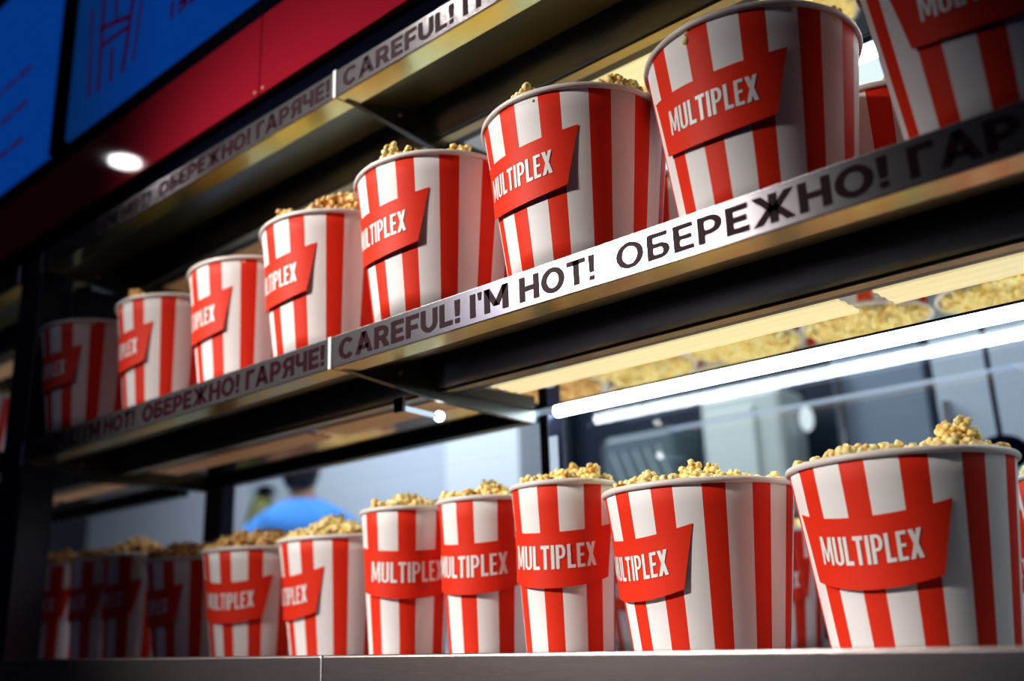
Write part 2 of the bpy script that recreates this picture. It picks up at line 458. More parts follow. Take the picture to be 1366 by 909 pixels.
B_LABEL = [
 'tall narrow striped bucket at the far left end of the counter row, in deep shadow',
 'tall narrow striped bucket, second from the far left end of the counter row',
 'tall narrow striped bucket, third from the far left end, left of the first wide one',
 'wide striped bucket of caramel popcorn on the counter, leftmost of the wide ones',
 'wide striped bucket of caramel popcorn on the counter with nearly its whole wordmark facing forward',
 'wide striped bucket on the counter directly left of the three narrow brightly lit ones',
 'narrow striped bucket on the counter, leftmost of the three lit ones, full wordmark showing',
 'narrow striped bucket on the counter, middle of the three brightly lit narrow ones',
 'narrow striped bucket on the counter, rightmost of the lit narrow ones, beside a wide one',
 'wide striped bucket on the counter with its wordmark turned to the left side',
 'largest wide striped bucket at the right end of the counter, wordmark facing forward in shade']
B_HEAP = [
 'caramel popcorn in the farthest left narrow bucket on the counter', 'caramel popcorn in the second narrow bucket from the far left of the counter',
 'caramel popcorn in the third narrow bucket from the far left of the counter', 'caramel popcorn heaped in the leftmost wide bucket on the counter',
 'golden caramel popcorn heaped in the wide counter bucket with the forward wordmark', 'light caramel popcorn in the wide bucket left of the three lit narrow buckets',
 'pale popcorn in the leftmost of the three lit narrow buckets', 'pale popcorn in the middle one of the three lit narrow buckets',
 'yellow popcorn spilling over the rim of the rightmost lit narrow bucket', 'yellow popcorn with a central peak in the wide bucket right of the narrow ones',
 'yellow popcorn with a tall clump in the largest bucket at the right end of the counter']
cam_az = lambda x, y: math.atan2(-y, -x)
def bumps_for(az, spec):  # spec: (side -1..1 of radius seen from the front, depth toward camera, height, spread)
    out = []
    for (sx, dep, h, s) in spec:
        px = math.cos(az) * dep + math.cos(az + PI / 2) * sx; py = math.sin(az) * dep + math.sin(az + PI / 2) * sx
        out.append((math.atan2(py, px), math.hypot(px, py), h, s))
    return out
B_SPEC = {
 0: ('caramel', [(-.02, 0, .018, .04), (.03, 0, .014, .02)]), 1: ('caramel', [(0, 0, .016, .04)]), 2: ('caramel', [(0, 0, .030, .035)]),
 3: ('caramel', [(0, 0, .022, .07), (.04, .0, .018, .016), (-.06, 0, .012, .02)]), 4: ('caramel', [(.0, 0, .028, .06), (.08, 0, .016, .02), (-.06, .02, .010, .02)]),
 5: ('corn', [(-.03, .02, .024, .022), (.0, .0, .016, .06), (.07, .02, .016, .016)]),
 6: ('corn', [(.0, 0, .016, .018), (.05, 0, .006, .01)]), 7: ('corn', [(.005, .01, .020, .016), (-.03, 0, .008, .01)]),
 8: ('corn', [(.015, .01, .018, .016), (.052, .02, .014, .014), (-.035, 0, .008, .01)]),
 9: ('corn', [(.0, .02, .026, .018), (-.065, .02, .016, .016), (.05, .02, .010, .02)]),
 10: ('corn', [(.06, .02, .040, .017), (-.02, .03, .016, .020), (-.055, .03, .014, .012), (.095, .0, .010, .012)])}
for i, (k, x, y, r) in enumerate(BROW):
    K = KIND[k]; az = cam_az(x, y)
    make_bucket(k, x, y, BASE_Z, r, B_LABEL[i], 'striped popcorn buckets along the counter')
    mk, spec = B_SPEC[i]
    me = heap_mesh('popcorn_heap', K['Rt'] - .006, 100 + i, bumps_for(az, spec), M[mk], fill=-.003 if i < 9 else -.006)
    put_heap(me, x, y, BASE_Z + K['H'], 0, B_HEAP[i], 'popcorn in the counter buckets')

U_LABEL = [
 'wide striped bucket on the middle shelf beside the dark post, leftmost and dim',
 'wide striped bucket on the middle shelf, second from the dark post',
 'wide striped bucket on the middle shelf, third from the dark post',
 'wide striped bucket of golden popcorn standing above the word careful seam on the middle shelf',
 'wide striped bucket on the middle shelf above the English word careful',
 'wide striped bucket on the middle shelf above the words I am hot, in sharp focus',
 'large wide striped bucket on the middle shelf with a white backlit right edge',
 'wide striped bucket cut off by the top right corner of the picture']
U_HEAP = [
 'popcorn in the dim bucket beside the dark post on the middle shelf', 'popcorn in the second middle shelf bucket from the post',
 'popcorn in the third middle shelf bucket from the post', 'golden brown popcorn heaped in the fourth middle shelf bucket from the post',
 'pale popcorn just topping the middle shelf bucket above the word careful', 'yellow popcorn just above the rim of the sharply focused middle shelf bucket',
 'popcorn inside the large backlit middle shelf bucket', 'popcorn in the bucket at the top right corner']
U_SPEC = [('corn', []), ('caramel', [(-.085, .065, .026, .011)]), ('corn', [(.045, .075, .034, .022), (.09, .04, .03, .02)]), ('caramel', [(.03, .065, .048, .030), (-.09, .065, .026, .011), (-.02, .085, .022, .018), (.08, .05, .03, .02)]),
          ('corn', [(-.072, .080, .028, .009), (.03, .095, .013, .016), (-.045, .085, .016, .012)]), ('corn', [(-.062, .085, .030, .0085), (.05, .075, .030, .018), (.085, .05, .03, .02), (-.10, .05, .012, .01)]), ('corn', [(.09, .03, .03, .02)]), ('corn', [])]
for i, (x, y, r) in enumerate(UROW):
    K = KIND['wide']; az = cam_az(x, y)
    make_bucket('wide', x, y, Z_MID, r, U_LABEL[i], 'wide striped popcorn buckets on the middle shelf')
    mk, spec = U_SPEC[i]
    me = heap_mesh('popcorn_heap', K['Rt'] - .006, 200 + i, bumps_for(az, spec), M[mk], fill=-.010)
    put_heap(me, x, y, Z_MID + K['H'], 0, U_HEAP[i], 'popcorn in the middle shelf buckets')

# shared heaps for the rows behind
heap_back = [heap_mesh('popcorn_heap', KIND['wide']['Rt'] - .006, 300 + s, [(s * 2., .05, .018, .03), (s * 1.3 + 3, .06, .014, .03)], M['corn'], fill=-.004) for s in range(3)]
heap_cara = heap_mesh('popcorn_heap', KIND['wide']['Rt'] - .006, 340, [(0, 0, .016, .04)], M['caramel'], fill=-.002)
heap_tall = heap_mesh('popcorn_heap', KIND['tall']['Rt'] - .006, 320, [(0, 0, .016, .03)], M['corn'], fill=-.004)
# second row on the middle shelf
BACK_U = [(-.43, 1.25, -2.24), (-.80, 1.235, -1.9), (-1.30, 1.235, -1.7), (-1.66, 1.24, -1.7), (-.06-.09, 1.24, -1.8)]
BACK_U_L = ['striped bucket in the second row of the middle shelf, seen between the two right buckets', 'striped bucket in the second row of the middle shelf, behind the sharply focused one',
            'striped bucket in the second row of the middle shelf behind the fourth bucket', 'striped bucket in the second row of the middle shelf behind the third bucket', 'striped bucket in the second row behind the top right corner bucket']
for i, (x, y, r) in enumerate(BACK_U):
    if i in (2, 3): continue
    make_bucket('wide', x, y, Z_MID, r, BACK_U_L[i], 'second row buckets on the middle shelf')
    put_heap(heap_back[i % 3], x, y, Z_MID + .225, i * 1.1, 'popcorn in the ' + BACK_U_L[i], 'popcorn in the second row buckets on the middle shelf')
# deep row on the counter, seen through the gap and mirrored in the polished underside
BACK_B = [('tall', -.375, 1.680), ('wide', -.731, 1.89), ('wide', -.990, 1.85), ('wide', -1.247, 1.845), ('wide', -1.504, 1.845), ('wide', -1.763, 1.85), ('wide', -2.30, 1.86), ('wide', -.472, 1.92),
          ('wide', -.862, 2.115), ('wide', -1.12, 2.08), ('wide', -1.378, 2.075)]
BACK_NAMES = ['tall striped bucket far behind the largest counter bucket, peeking out at the right edge', 'striped bucket in the rear row behind the gap left of the largest bucket, shaded',
   'striped bucket in the rear counter row, behind the wide bucket with the turned wordmark', 'striped bucket in the rear counter row behind the rightmost lit narrow one',
   'striped bucket in the rear counter row behind the middle lit narrow one', 'striped bucket in the rear counter row behind the leftmost lit narrow one',
   'striped bucket in the rear counter row behind the leftmost wide bucket', 'striped bucket in the rear counter row hidden behind the largest bucket',
   'striped bucket in the rearmost row, mirrored red between the popcorn rims at the right', 'striped bucket in the rearmost row, mirrored red in the middle of the polished underside',
   'striped bucket in the rearmost row, mirrored red at the left of the polished underside']
for i, (k, x, y) in enumerate(BACK_B):
    K = KIND[k]; r = -1.02 if i == 2 else (-1.5 - .2 * (i % 3))
    make_bucket(k, x, y, BASE_Z, r, BACK_NAMES[i], 'rear row buckets on the counter')
    put_heap((heap_cara if i == 4 else heap_back[i % 3]) if k == 'wide' else heap_tall, x, y, BASE_Z + K['H'], i * .9, 'popcorn in the ' + BACK_NAMES[i], 'popcorn in the rear row buckets')
# bucket in the next bay, past the dark post
make_bucket('wide', -2.83, .97, Z_MID, -1.75, 'striped bucket in the next bay, cut off by the left picture edge', 'wide striped popcorn buckets on the middle shelf')
put_heap(heap_back[0], -2.83, .97, Z_MID + .225, .4, 'popcorn in the bucket in the next bay at the left picture edge', 'popcorn in the middle shelf buckets')

# ------------------------------------------------------------------ shelf modules
WORDS = [("CAREFUL!", .0195, .2667), ("I'M", .2844, .350), ("HOT!", .3685, .4839), ("ОБЕРЕЖНО!", .5132, .8232), ("ГАРЯЧЕ!", .8416, 1.0443)]
def front_lettering(x0, zb, y):
    ms = []
    for w, a, b in WORDS:
        ms.append(text_mesh(w, x0 + a, x0 + b, zb + .0232 - .0155, zb + .0232 + .0155, y))
    return merge(ms, 'lettering')

def shelf_module(x0, dz, label, lit=True, tube_on=True, side=True, words=True, slabs=True):
    x1 = x0 + 1.058; g = .0012
    t = thing('heated_shelf', label, 'shelf', (x0, YP, .3677 + dz), 'heated steel shelf units')
    inv = Matrix.Translation((-x0, -YP, -(.3677 + dz)))
    def part(name, bm, m, parent=None, smooth=False, ofs=True):
        bmesh.ops.transform(bm, matrix=inv, verts=bm.verts)
        return obj(name, bm, m, parent or t, smooth)
    zb, zt = .3677 + dz, .4139 + dz
    fp = part('front_plate', bx(x0 + g, x1 - g, YP, YP + .003, zb, zt, bev=.0008), M['steel'])
    if words:
        me = front_lettering(x0, zb, YP - .0005)
        me.transform(inv); link('lettering', me, M['ink'], fp)
    part('seam_strip', bx(x0 - .0035, x0 + .0028, YP - .0016, YP + .001, zb - .001, zt + .001), M['seam'])
    # sloping underside behind the plate: lip and slope coloured gold and olive for reflected popcorn
    bm = extrude_profile(bmesh.new(), [(YP + .003, zb), (.892, zb), (.892, zb + .002), (YP + .003, zb + .002)], x0 + g, x1 - g)
    part('lower_lip', bm, M['steel_gold'])
    bm = extrude_profile(bmesh.new(), [(.892, zb + .0005), (1.020, .4085 + dz), (1.020, .4115 + dz), (.892, zb + .003)], x0 + g, x1 - g)
    part('sloped_underside', bm, M['steel_gold2'])
    # lamp housing with a rounded nose
    pf = [(1.060, .3640 + dz), (1.075, .3640 + dz), (1.075, .4110 + dz), (1.018, .4110 + dz), (1.018, .4085 + dz), (1.0205, .4045 + dz), (1.023, .400 + dz), (1.0265, .3945 + dz), (1.030, .3895 + dz), (1.034, .3845 + dz), (1.038, .3800 + dz), (1.042, .3758 + dz), (1.046, .3718 + dz), (1.050, .3686 + dz), (1.055, .3655 + dz)]
    part('lamp_housing', extrude_profile(bmesh.new(), pf, x0 + .012, x1 - .002), M['steel_dark'], smooth=False)
    part('housing_lip', bx(x0 + .012, x1 - .002, 1.058, 1.078, .3612 + dz, .3638 + dz), M['lip'])
    # polished underside (a mirror)
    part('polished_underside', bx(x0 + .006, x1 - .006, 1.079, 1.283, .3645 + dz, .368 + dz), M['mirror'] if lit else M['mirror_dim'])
    part('shadow_strip', bx(x0 + .012, x1 - .006, 1.0785, 1.0985, .3640 + dz, .3644 + dz), M['steel_dark'])  # dark strip over the mirror's front edge, shade made as a part
    part('deck', bx(x0 + g, x1 - g, YP + .004, 1.362, .4118 + dz, .4160 + dz), M['deck'])
    part('rear_edge', bx(x0 + .006, x1 - .006, 1.2835, 1.2875, .3630 + dz, .4115 + dz), M['steel_dark'])
    # ribbed ceramic heaters under the front of the mirror
    if slabs:
        for (a, b) in ((.085, .655), (.70, 1.04)):
            bm = bmesh.new(); xa, xb = x0 + a, x0 + b
            prof = []
            ys = np.linspace(1.100, 1.166, 13)
            for i, yy in enumerate(ys):
                prof.append((float(yy), .3618 + dz + (.0016 if (i // 2) % 2 else 0)))
            prof += [(1.166, .3644 + dz), (1.100, .3644 + dz)]
            extrude_profile(bm, prof, xa, xb)
            part('heater_slab', bm, M['slab'] if lit else M['slab_shaded'])
    # side partition at the left seam
    pr = [(YP + .004, .3690 + dz), (1.058, .3480 + dz), (1.290, .3400 + dz), (1.290, .364 + dz), (1.058, .364 + dz), (1.020, .4075 + dz), (.918, .384 + dz)]
    bm = extrude_profile(bmesh.new(), pr, x0 + .001, x0 + .0115)
    pp = part('side_partition', bm, M['partition'])
    sc = bmesh.new(); tube(sc, (x0 + .0110, .976, .3795 + dz), (x0 + .0145, .976, .3795 + dz), .0032, 12)
    part('screw', sc, M['screw'], pp)
    if tube_on:
        tb = bmesh.new(); tube(tb, (x0 + .02, 1.340, .3672 + dz), (x1 - .012, 1.340, .3672 + dz), .0102, 20)
        part('light_tube', tb, M['tube'], smooth=True)
        hd = bmesh.new(); box(hd, x0 + .008, x1 - .008, 1.327, 1.353, .3778 + dz, .4112 + dz)
        part('tube_housing', hd, M['steel_dark'])
    else:
        part('rear_rail', bx(x0 + .002, x1 - .002, 1.292, 1.318, .3470 + dz, .4112 + dz), M['rail'])
    return t
M['steel_gold2'] = pbr('olive_reflection_steel', (.22, .175, .07), .34, 1., bump=.06, bscale=40, stretch=(1, 10, 10))  # olive base colour carries the warm reflection on the slope
M['lip'] = pbr('polished_lip', (.55, .49, .32), .34, 1.)
M['mirror_dim'] = pbr('polished_steel_shaded', (.42, .26, .15), .10, 1.)  # darker copy of the mirror; dimness of the unlit bays is in the colour
M['partition'] = pbr('partition_steel', (.09, .10, .10), .30, .9)
M['rail'] = pbr('teal_dark_rail', (.012, .035, .045), .3, .5)

shelf_module(-1.113, 0, 'middle heated steel shelf at the right with warning lettering, lit by a white tube', True, True)
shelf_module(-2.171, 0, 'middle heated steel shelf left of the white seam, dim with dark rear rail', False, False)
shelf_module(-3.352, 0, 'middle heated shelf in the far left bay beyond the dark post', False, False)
shelf_module(-.055, 0, 'middle heated shelf continuing past the right picture edge', True, True, slabs=False)
shelf_module(-1.113, .44, 'upper heated steel shelf at the right with gold-tinted underside', True, True)
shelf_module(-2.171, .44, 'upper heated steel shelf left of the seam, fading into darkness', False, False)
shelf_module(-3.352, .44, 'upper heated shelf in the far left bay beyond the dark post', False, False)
shelf_module(-.055, .44, 'upper heated shelf continuing past the right picture edge', True, True, slabs=False)

# glowing shapes standing in for a tube's reflection under the dim bay
t = thing('tube_reflection', 'short bright white tube reflection under the dim middle shelf, modelled as a glowing shape', 'lamp', (-1.128, 1.04, .330))
tb = bmesh.new(); tube(tb, (0, -.045, .004), (0, .036, 0), .0042, 12); obj('tube', tb, M['tube_dim2'] if 'tube_dim2' in M else emit('reflection_streak', (.7, .85, 1.), .8), t, True)
tb = bmesh.new(); bmesh.ops.create_uvsphere(tb, u_segments=16, v_segments=10, radius=.0085, matrix=Matrix.Translation((0, .043, 0))); obj('bulb', tb, emit('reflection_tip', (.95, .98, 1.), 9.), t, True)
tb = bmesh.new(); box(tb, -.004, .016, -.05, -.044, -.006, .016); obj('bracket', tb, M['steel_dark'], t)

# posts of the rack
def rack_post(x0, x1, y0, y1, z0, z1, label, m='post'):
    o = obj('rack_post', bx(x0, x1, y0, y1, z0, z1, bev=.003), M[m]); return tag(o, label, 'post', 'dark upright posts of the rack')
rack_post(-2.315, -2.200, .866, .94, BASE_Z, .872, 'thick dark front post at the left between the two rack bays')
rack_post(-2.225, -2.150, 1.322, 1.362, BASE_Z, .362, 'dark rear post standing behind the glass line left of the person in blue')
thin_post = rack_post(-1.1215, -1.1005, 1.322, 1.362, BASE_Z, .362, 'thin dark rear post beside the bright strip, right of the white cabinet')
o = obj('side_panel', bx(-2.176, -2.1725, .935, 1.36, .4165, .79), M['post']); tag(o, 'dark side panel standing behind the leftmost middle shelf bucket', 'panel')
# glass at the back of the lit bay
def pane(x0, x1, z0, z1, label):
    bm = bmesh.new(); bm.faces.new([bm.verts.new(p) for p in ((x0, 1.397, z0), (x1, 1.397, z0), (x1, 1.397, z1), (x0, 1.397, z1))]); o = obj('glass_pane', bm, M['glass']); tag(o, label, 'glass', 'clear rear glass panes')
pane(-1.099, -.03, -.06, .41, 'clear glass pane behind the right part of the counter row')
pane(-2.148, -1.123, -.06, .41, 'clear glass pane behind the left part of the counter row')
obj('reflection_strip', bx(-1.1003, -1.083, 1.3225, 1.326, .235, .320), emit('reflection_strip', (.6, .72, .85), .75), thin_post)  # reflection of an LED made as a glowing strip; no lamp here

# ------------------------------------------------------------------ counter
t = thing('serving_counter', 'long steel serving counter under the lowest row of popcorn buckets', 'counter', (0, YP, -1.))
inv = (0, -YP, 1.)
def cpart(name, bm, m):
    bmesh.ops.translate(bm, verts=bm.verts, vec=inv); return obj(name, bm, m, t)
cpart('front_plate', bx(-1.1185, .9, YP - .001, YP + .012, -.20, -.0275, bev=.003), M['counter'])
cpart('front_plate', bx(-4.4, -1.1205, YP - .001, YP + .012, -.20, -.0275, bev=.003), M['counter'])
cpart('seam_strip', bx(-1.1203, -1.1187, YP - .0013, YP + .004, -.20, -.0285), M['seam'])
cpart('worktop', bx(-4.4, .9, YP + .012, 2.40, -.075, BASE_Z), M['deck'])
cpart('base_cabinet', bx(-4.38, .88, YP + .02, 2.38, -1., -.0755), M['black'])

# ------------------------------------------------------------------ red fascia and menu boards
zr0, zr1 = .8975, 1.0575
def red_panel(x0, x1, label):
    t = thing('red_fascia_panel', label, 'panel', (x0, .850, zr0), 'glossy red fascia panels above the shelves')
    b = bx(.001, x1 - x0 - .001, 0, .012, 0, zr1 - zr0, bev=.0012); obj('panel_face', b, M['panel_red'], t)
    s = bmesh.new()
    for sx in (.012, x1 - x0 - .012): tube(s, (sx, -.0012, .010), (sx, .001, .010), .003, 12)
    obj('screw', s, M['screw'], t)
red_panel(-1.3236, .25, 'bright red glossy fascia panel at the right of the vertical joint')
red_panel(-2.90, -1.3236, 'dark red glossy fascia panel left of the joint carrying the lamp glint')
o = obj('fascia_backing', bx(-4.4, .9, .866, .95, .86, 2.0), M['black']); tag(o, 'black backing strip running behind the red panels and menu screens', 'backing panel')
o = obj('black_trim_strip', bx(-4.4, .9, .853, .8655, 1.0585, 1.0985), M['black']); tag(o, 'black trim strip between the red fascia and the menu screens', 'trim')

def strokes(bm, pts, w, y):
    for (x0, z0, x1, z1) in pts:
        d = Vector((x1 - x0, 0, z1 - z0)); n = Vector((-d.z, 0, d.x)).normalized() * w / 2
        vs = [bm.verts.new((x0 + n.x, y, z0 + n.z)), bm.verts.new((x1 + n.x, y, z1 + n.z)), bm.verts.new((x1 - n.x, y, z1 - n.z)), bm.verts.new((x0 - n.x, y, z0 - n.z))]
        bm.faces.new(vs)
def menu_screen(x0, x1, z0, z1, label):
    t = thing('menu_screen', label, 'screen', (x0, .850, z0), 'glowing blue menu screens')
    fr = bmesh.new(); w, h = x1 - x0, z1 - z0; b = .022
    box(fr, -b, 0, -.006, .015, -.0005, h + b); box(fr, w, w + b, -.006, .015, -.0005, h + b); box(fr, 0, w, -.006, .015, h, h + b)
    obj('frame', fr, M['black'], t)
    obj('display', bx(0, w, 0, .012, 0, h), M['screen'], t)
    return t
t1 = menu_screen(-2.112, -.90, 1.108, 1.72, 'blue menu screen with a red line drawing of a striped bucket')
t2 = menu_screen(-3.35, -2.182, 1.095, 1.72, 'blue menu screen at the far left edge with faint lines of text')
# bucket drawing on the first screen (x, z relative to the screen corner)
bm = bmesh.new(); X0, Z0 = 2.112, -1.108
def S_(x0, z0, x1, z1, w=.020): strokes(bm, [(x0 + X0, z0 + Z0, x1 + X0, z1 + Z0)], w, -.001)
for q in (
    (-2.032, 1.422, -2.004, 1.177, 0.011),
    (-1.972, 1.426, -1.959, 1.172, 0.015),
    (-1.910, 1.398, -1.902, 1.324, 0.012),
    (-1.908, 1.260, -1.903, 1.171, 0.013),
    (-1.826, 1.352, -1.849, 1.171, 0.016),
    (-1.785, 1.331, -1.803, 1.178, 0.010),
    (-1.985, 1.341, -1.827, 1.303, 0.012),
    (-1.966, 1.289, -1.830, 1.280, 0.012),
): S_(*q)
obj('bucket_drawing', bm, M['screen_ink'], t1)
me = text_mesh('1350', -1.668 + X0, -1.50 + X0, 1.208 + Z0, 1.250 + Z0, -.001)
link('lettering', me, M['screen_ink'], t1)
bm = bmesh.new()
for z in (1.415, 1.315, 1.212):
    for k in range(3): strokes(bm, [(-2.62 + .09 * k + 3.35, z - 1.095, -2.62 + .09 * k + .075 + 3.35, z - 1.095)], .012, -.001)
obj('text_line', bm, M['screen_ink'], t2)

# ------------------------------------------------------------------ kitchen and room
struct('floor', bx(-7, 3, -5, 5, -1.04, -1.), M['room'])
struct('ceiling', bx(-7, 3, -5, 5, 2.45, 2.5), M['room'])
struct('wall_back', bx(-7, 3, 3.25, 3.3, -1., 2.45), M['wall_lit'])
struct('wall_left', bx(-7.05, -7, -5, 5, -1., 2.45), M['room'])
t = thing('white_cabinet', 'tall white kitchen cabinet seen through the glass left of the dark doorway', 'cabinet', (-2.78, 3.2, -1.))
obj('body', bx(-.21, .21, -.30, .04, 0, 2.3, bev=.006), M['cab_white'], t); obj('handle', bx(.15, .17, -.33, -.30, 1.0, 1.25, bev=.004), M['steel'], t)
t = thing('dark_cabinet', 'dark open kitchen cabinet behind the glass in the middle', 'cabinet', (-1.93, 3.2, -1.))
obj('back_board', bx(-.61, .61, .0, .04, 0, 2.3), M['dark_kitchen'], t)
for sx in (-.595, .595): obj('side_board', bx(sx - .014, sx + .014, -.045, -.001, 0, 2.3), M['dark_kitchen'], t)
t = thing('low_counter', 'dark low kitchen counter carrying the two blurred machines', 'counter', (-1.93, 3.0, -1.))
obj('top', bx(-.60, .60, -.18, .14, 1.16, 1.20), M['dark_kitchen'], t); obj('body', bx(-.59, .59, -.16, .13, 0, 1.159), M['dark_kitchen'], t)
t = thing('steel_machine', 'blurred pale steel kitchen machine standing in the dark cabinet', 'machine', (-1.60, 3.02, .2))
obj('housing', bx(-.15, .15, -.1, .09, .10, .53, bev=.02), pbr('pale_machine', (.5, .56, .54), .5), t)
obj('door', bx(-.12, .06, -.115, -.10, .14, .48, bev=.005), pbr('pale_machine_door', (.62, .68, .66), .4), t)
obj('base', bx(-.16, .16, -.11, .10, .0, .10, bev=.01), M['dark_kitchen'], t)
t = thing('grey_machine', 'dim grey machine with slanted slats left of the pale steel one', 'machine', (-2.0, 3.02, .2))
obj('housing', bx(-.17, .14, -.1, .09, .0, .46, bev=.02), pbr('grey_machine_m', (.12, .16, .18), .4), t)
bm = bmesh.new()
for k in range(5): strokes(bm, [(-.13 + k * .05, .40, -.06 + k * .05, .22)], .012, -.102)
obj('slats', bm, pbr('slat', (.35, .4, .42), .4), t)
t = thing('steel_fridge', 'tall blue-grey steel fridge right of the dark cabinet', 'fridge', (-1.155, 3.2, -1.))
obj('body', bx(-.145, .145, -.20, .04, 0, 2.3, bev=.008), M['wall_dim'], t); obj('handle', bx(-.125, -.11, -.235, -.20, 1.3, 1.75, bev=.004), M['steel'], t)
t = thing('pale_cabinet', 'pale kitchen cabinet at the right edge behind the glass', 'cabinet', (-.50, 3.2, -1.))
obj('body', bx(-.485, .485, -.20, .04, 0, 2.3, bev=.008), M['wall_lit2'] if 'wall_lit2' in M else pbr('pale_cabinet_m', (.42, .48, .56), .5), t); obj('handle', bx(-.46, -.445, -.235, -.20, 1.3, 1.6, bev=.004), M['steel'], t)
t = thing('hanging_tube_lamp', 'thin dim tube lamp running across the kitchen behind the glass', 'lamp', (-1.1, 2.5, .556))
tb = bmesh.new(); tube(tb, (-.5, 0, 0), (.62, 0, .0), .0055, 12); obj('tube', tb, M['tube_dim'], t, True)
tb = bmesh.new(); tube(tb, (-.45, 0, .005), (-.45, 0, 1.89), .0015, 8); tube(tb, (.58, 0, .005), (.58, 0, 1.89), .0015, 8); obj('suspension_wire', tb, M['steel_dark'], t)
t = thing('pendant_bulb', 'small pale oval bulb hanging in the kitchen behind the wide bucket', 'lamp', (-1.40, 3.0, .62))
tb = bmesh.new(); bmesh.ops.create_uvsphere(tb, u_segments=16, v_segments=12, radius=.028, matrix=Matrix.Diagonal((.8, .8, 1.5, 1))); obj('bulb', tb, emit('pendant_glow', (.8, .9, .95), .9), t, True)
tb = bmesh.new(); tube(tb, (0, 0, .04), (0, 0, 1.83), .002, 8); obj('cord', tb, M['black'], t)
t = thing('dark_round_shape', 'unidentified dark round shape showing at the right picture edge behind the popcorn', 'unidentified object', (-.715, 2.6, .37))  # unidentified dark round thing; bowl and hanger are made up
tb = bmesh.new(); bmesh.ops.create_uvsphere(tb, u_segments=24, v_segments=14, radius=.055, matrix=Matrix.Diagonal((1.1, 1.1, .8, 1))); obj('bowl', tb, M['black'], t, True)
tb = bmesh.new(); tube(tb, (0, 0, .04), (0, 0, 2.08), .006, 10); obj('hanger', tb, M['black'], t)

# person in blue, back turned, in the kitchen
def skin_body(name, joints, edges, mat, parent=None, sub=2):
    me = bpy.data.meshes.new(name); me.from_pydata([j[:3] for j in joints], edges, [])
    o = bpy.data.objects.new(name, me); C.objects.link(o)
    md = o.modifiers.new('s', 'SKIN'); md.use_smooth_shade = True
    lay = me.skin_vertices[0] if len(me.skin_vertices) else None
    if lay is None:
        bm = bmesh.new(); bm.from_mesh(me); bm.verts.layers.skin.verify(); bm.to_mesh(me); bm.free(); lay = me.skin_vertices[0]
    for i, j in enumerate(joints):
        r = j[3]; lay.data[i].radius = r if isinstance(r, tuple) else (r, r)
        lay.data[i].use_root = (i == 0)
    sd = o.modifiers.new('u', 'SUBSURF'); sd.levels = sub; sd.render_levels = sub
    dg = bpy.context.evaluated_depsgraph_get(); dg.update()
    m2 = bpy.data.meshes.new_from_object(o.evaluated_get(dg)); bpy.data.objects.remove(o)
    return link(name, m2, mat, parent, True)
px, py = -3.78, 2.75
person = thing('person', 'person in a blue shirt with dark hair, back turned, in the kitchen', 'person', (px, py, -1.))
person.scale = (1.055,) * 3; person.rotation_euler = (0, 0, .75)
J = [(0, 0, .98, (.14, .10)), (0, 0, 1.15, (.13, .09)), (0, 0, 1.38, (.17, .10)), (0, .01, 1.47, (.08, .06)), (0, 0, 1.54, .052), (-.01, -.01, 1.62, .058),
     (-.20, 0, 1.37, .062), (-.26, -.03, 1.14, .050), (-.22, .16, .98, .042), (-.17, .30, 1.02, .035), (-.15, .38, 1.03, .025),
     (.20, 0, 1.37, .062), (.26, -.03, 1.14, .050), (.22, .16, .98, .042), (.17, .30, 1.02, .035), (.15, .38, 1.03, .025),
     (-.10, 0, .88, .095), (-.11, .01, .50, .065), (-.11, -.02, .10, .045), (-.12, .12, .03, .035),
     (.10, 0, .88, .095), (.11, .01, .50, .065), (.11, -.02, .10, .045), (.12, .12, .03, .035)]
E_ = [(0, 1), (1, 2), (2, 3), (3, 4), (4, 5), (2, 6), (6, 7), (7, 8), (8, 9), (9, 10), (2, 11), (11, 12), (12, 13), (13, 14), (14, 15), (0, 16), (16, 17), (17, 18), (18, 19), (0, 20), (20, 21), (21, 22), (22, 23)]
skin_body('body', J, E_, M['skin'], person)
JS = [(0, 0, .95, (.17, .125)), (0, 0, 1.15, (.16, .115)), (0, 0, 1.36, (.20, .125)), (0, 0, 1.47, (.105, .09)), (-.215, 0, 1.355, .080), (-.27, -.03, 1.15, .066), (.215, 0, 1.355, .080), (.27, -.03, 1.15, .066), (0, 0, 1.525, .070)]
skin_body('shirt', JS, [(0, 1), (1, 2), (2, 3), (3, 4), (4, 5), (3, 6), (6, 7), (3, 8)], M['blue_cloth'], person)
JT = [(0, 0, .95, (.165, .12)), (-.105, 0, .82, .105), (-.11, .01, .50, .078), (-.11, -.02, .10, .058), (.105, 0, .82, .105), (.11, .01, .50, .078), (.11, -.02, .10, .058)]
skin_body('trousers', JT, [(0, 1), (1, 2), (2, 3), (0, 4), (4, 5), (5, 6)], M['trousers'], person)
hb = bmesh.new(); bmesh.ops.create_uvsphere(hb, u_segments=28, v_segments=20, radius=1., matrix=Matrix.Translation((-.01, -.0, 1.71)) @ Matrix.Diagonal((.076, .094, .115, 1)))
bmesh.ops.create_uvsphere(hb, u_segments=10, v_segments=8, radius=.02, matrix=Matrix.Translation((-.087, .0, 1.70)) @ Matrix.Diagonal((.4, 1, 1.5, 1)))
bmesh.ops.create_uvsphere(hb, u_segments=10, v_segments=8, radius=.02, matrix=Matrix.Translation((.067, .0, 1.70)) @ Matrix.Diagonal((.4, 1, 1.5, 1)))
bmesh.ops.create_cone(hb, cap_ends=True, segments=8, radius1=.014, radius2=.004, depth=.05, matrix=Matrix.Translation((-.01, .098, 1.70)))
bmesh.ops.translate(hb, verts=hb.verts, vec=(0, 0, -.055)); obj('head', hb, M['skin'], person, True)
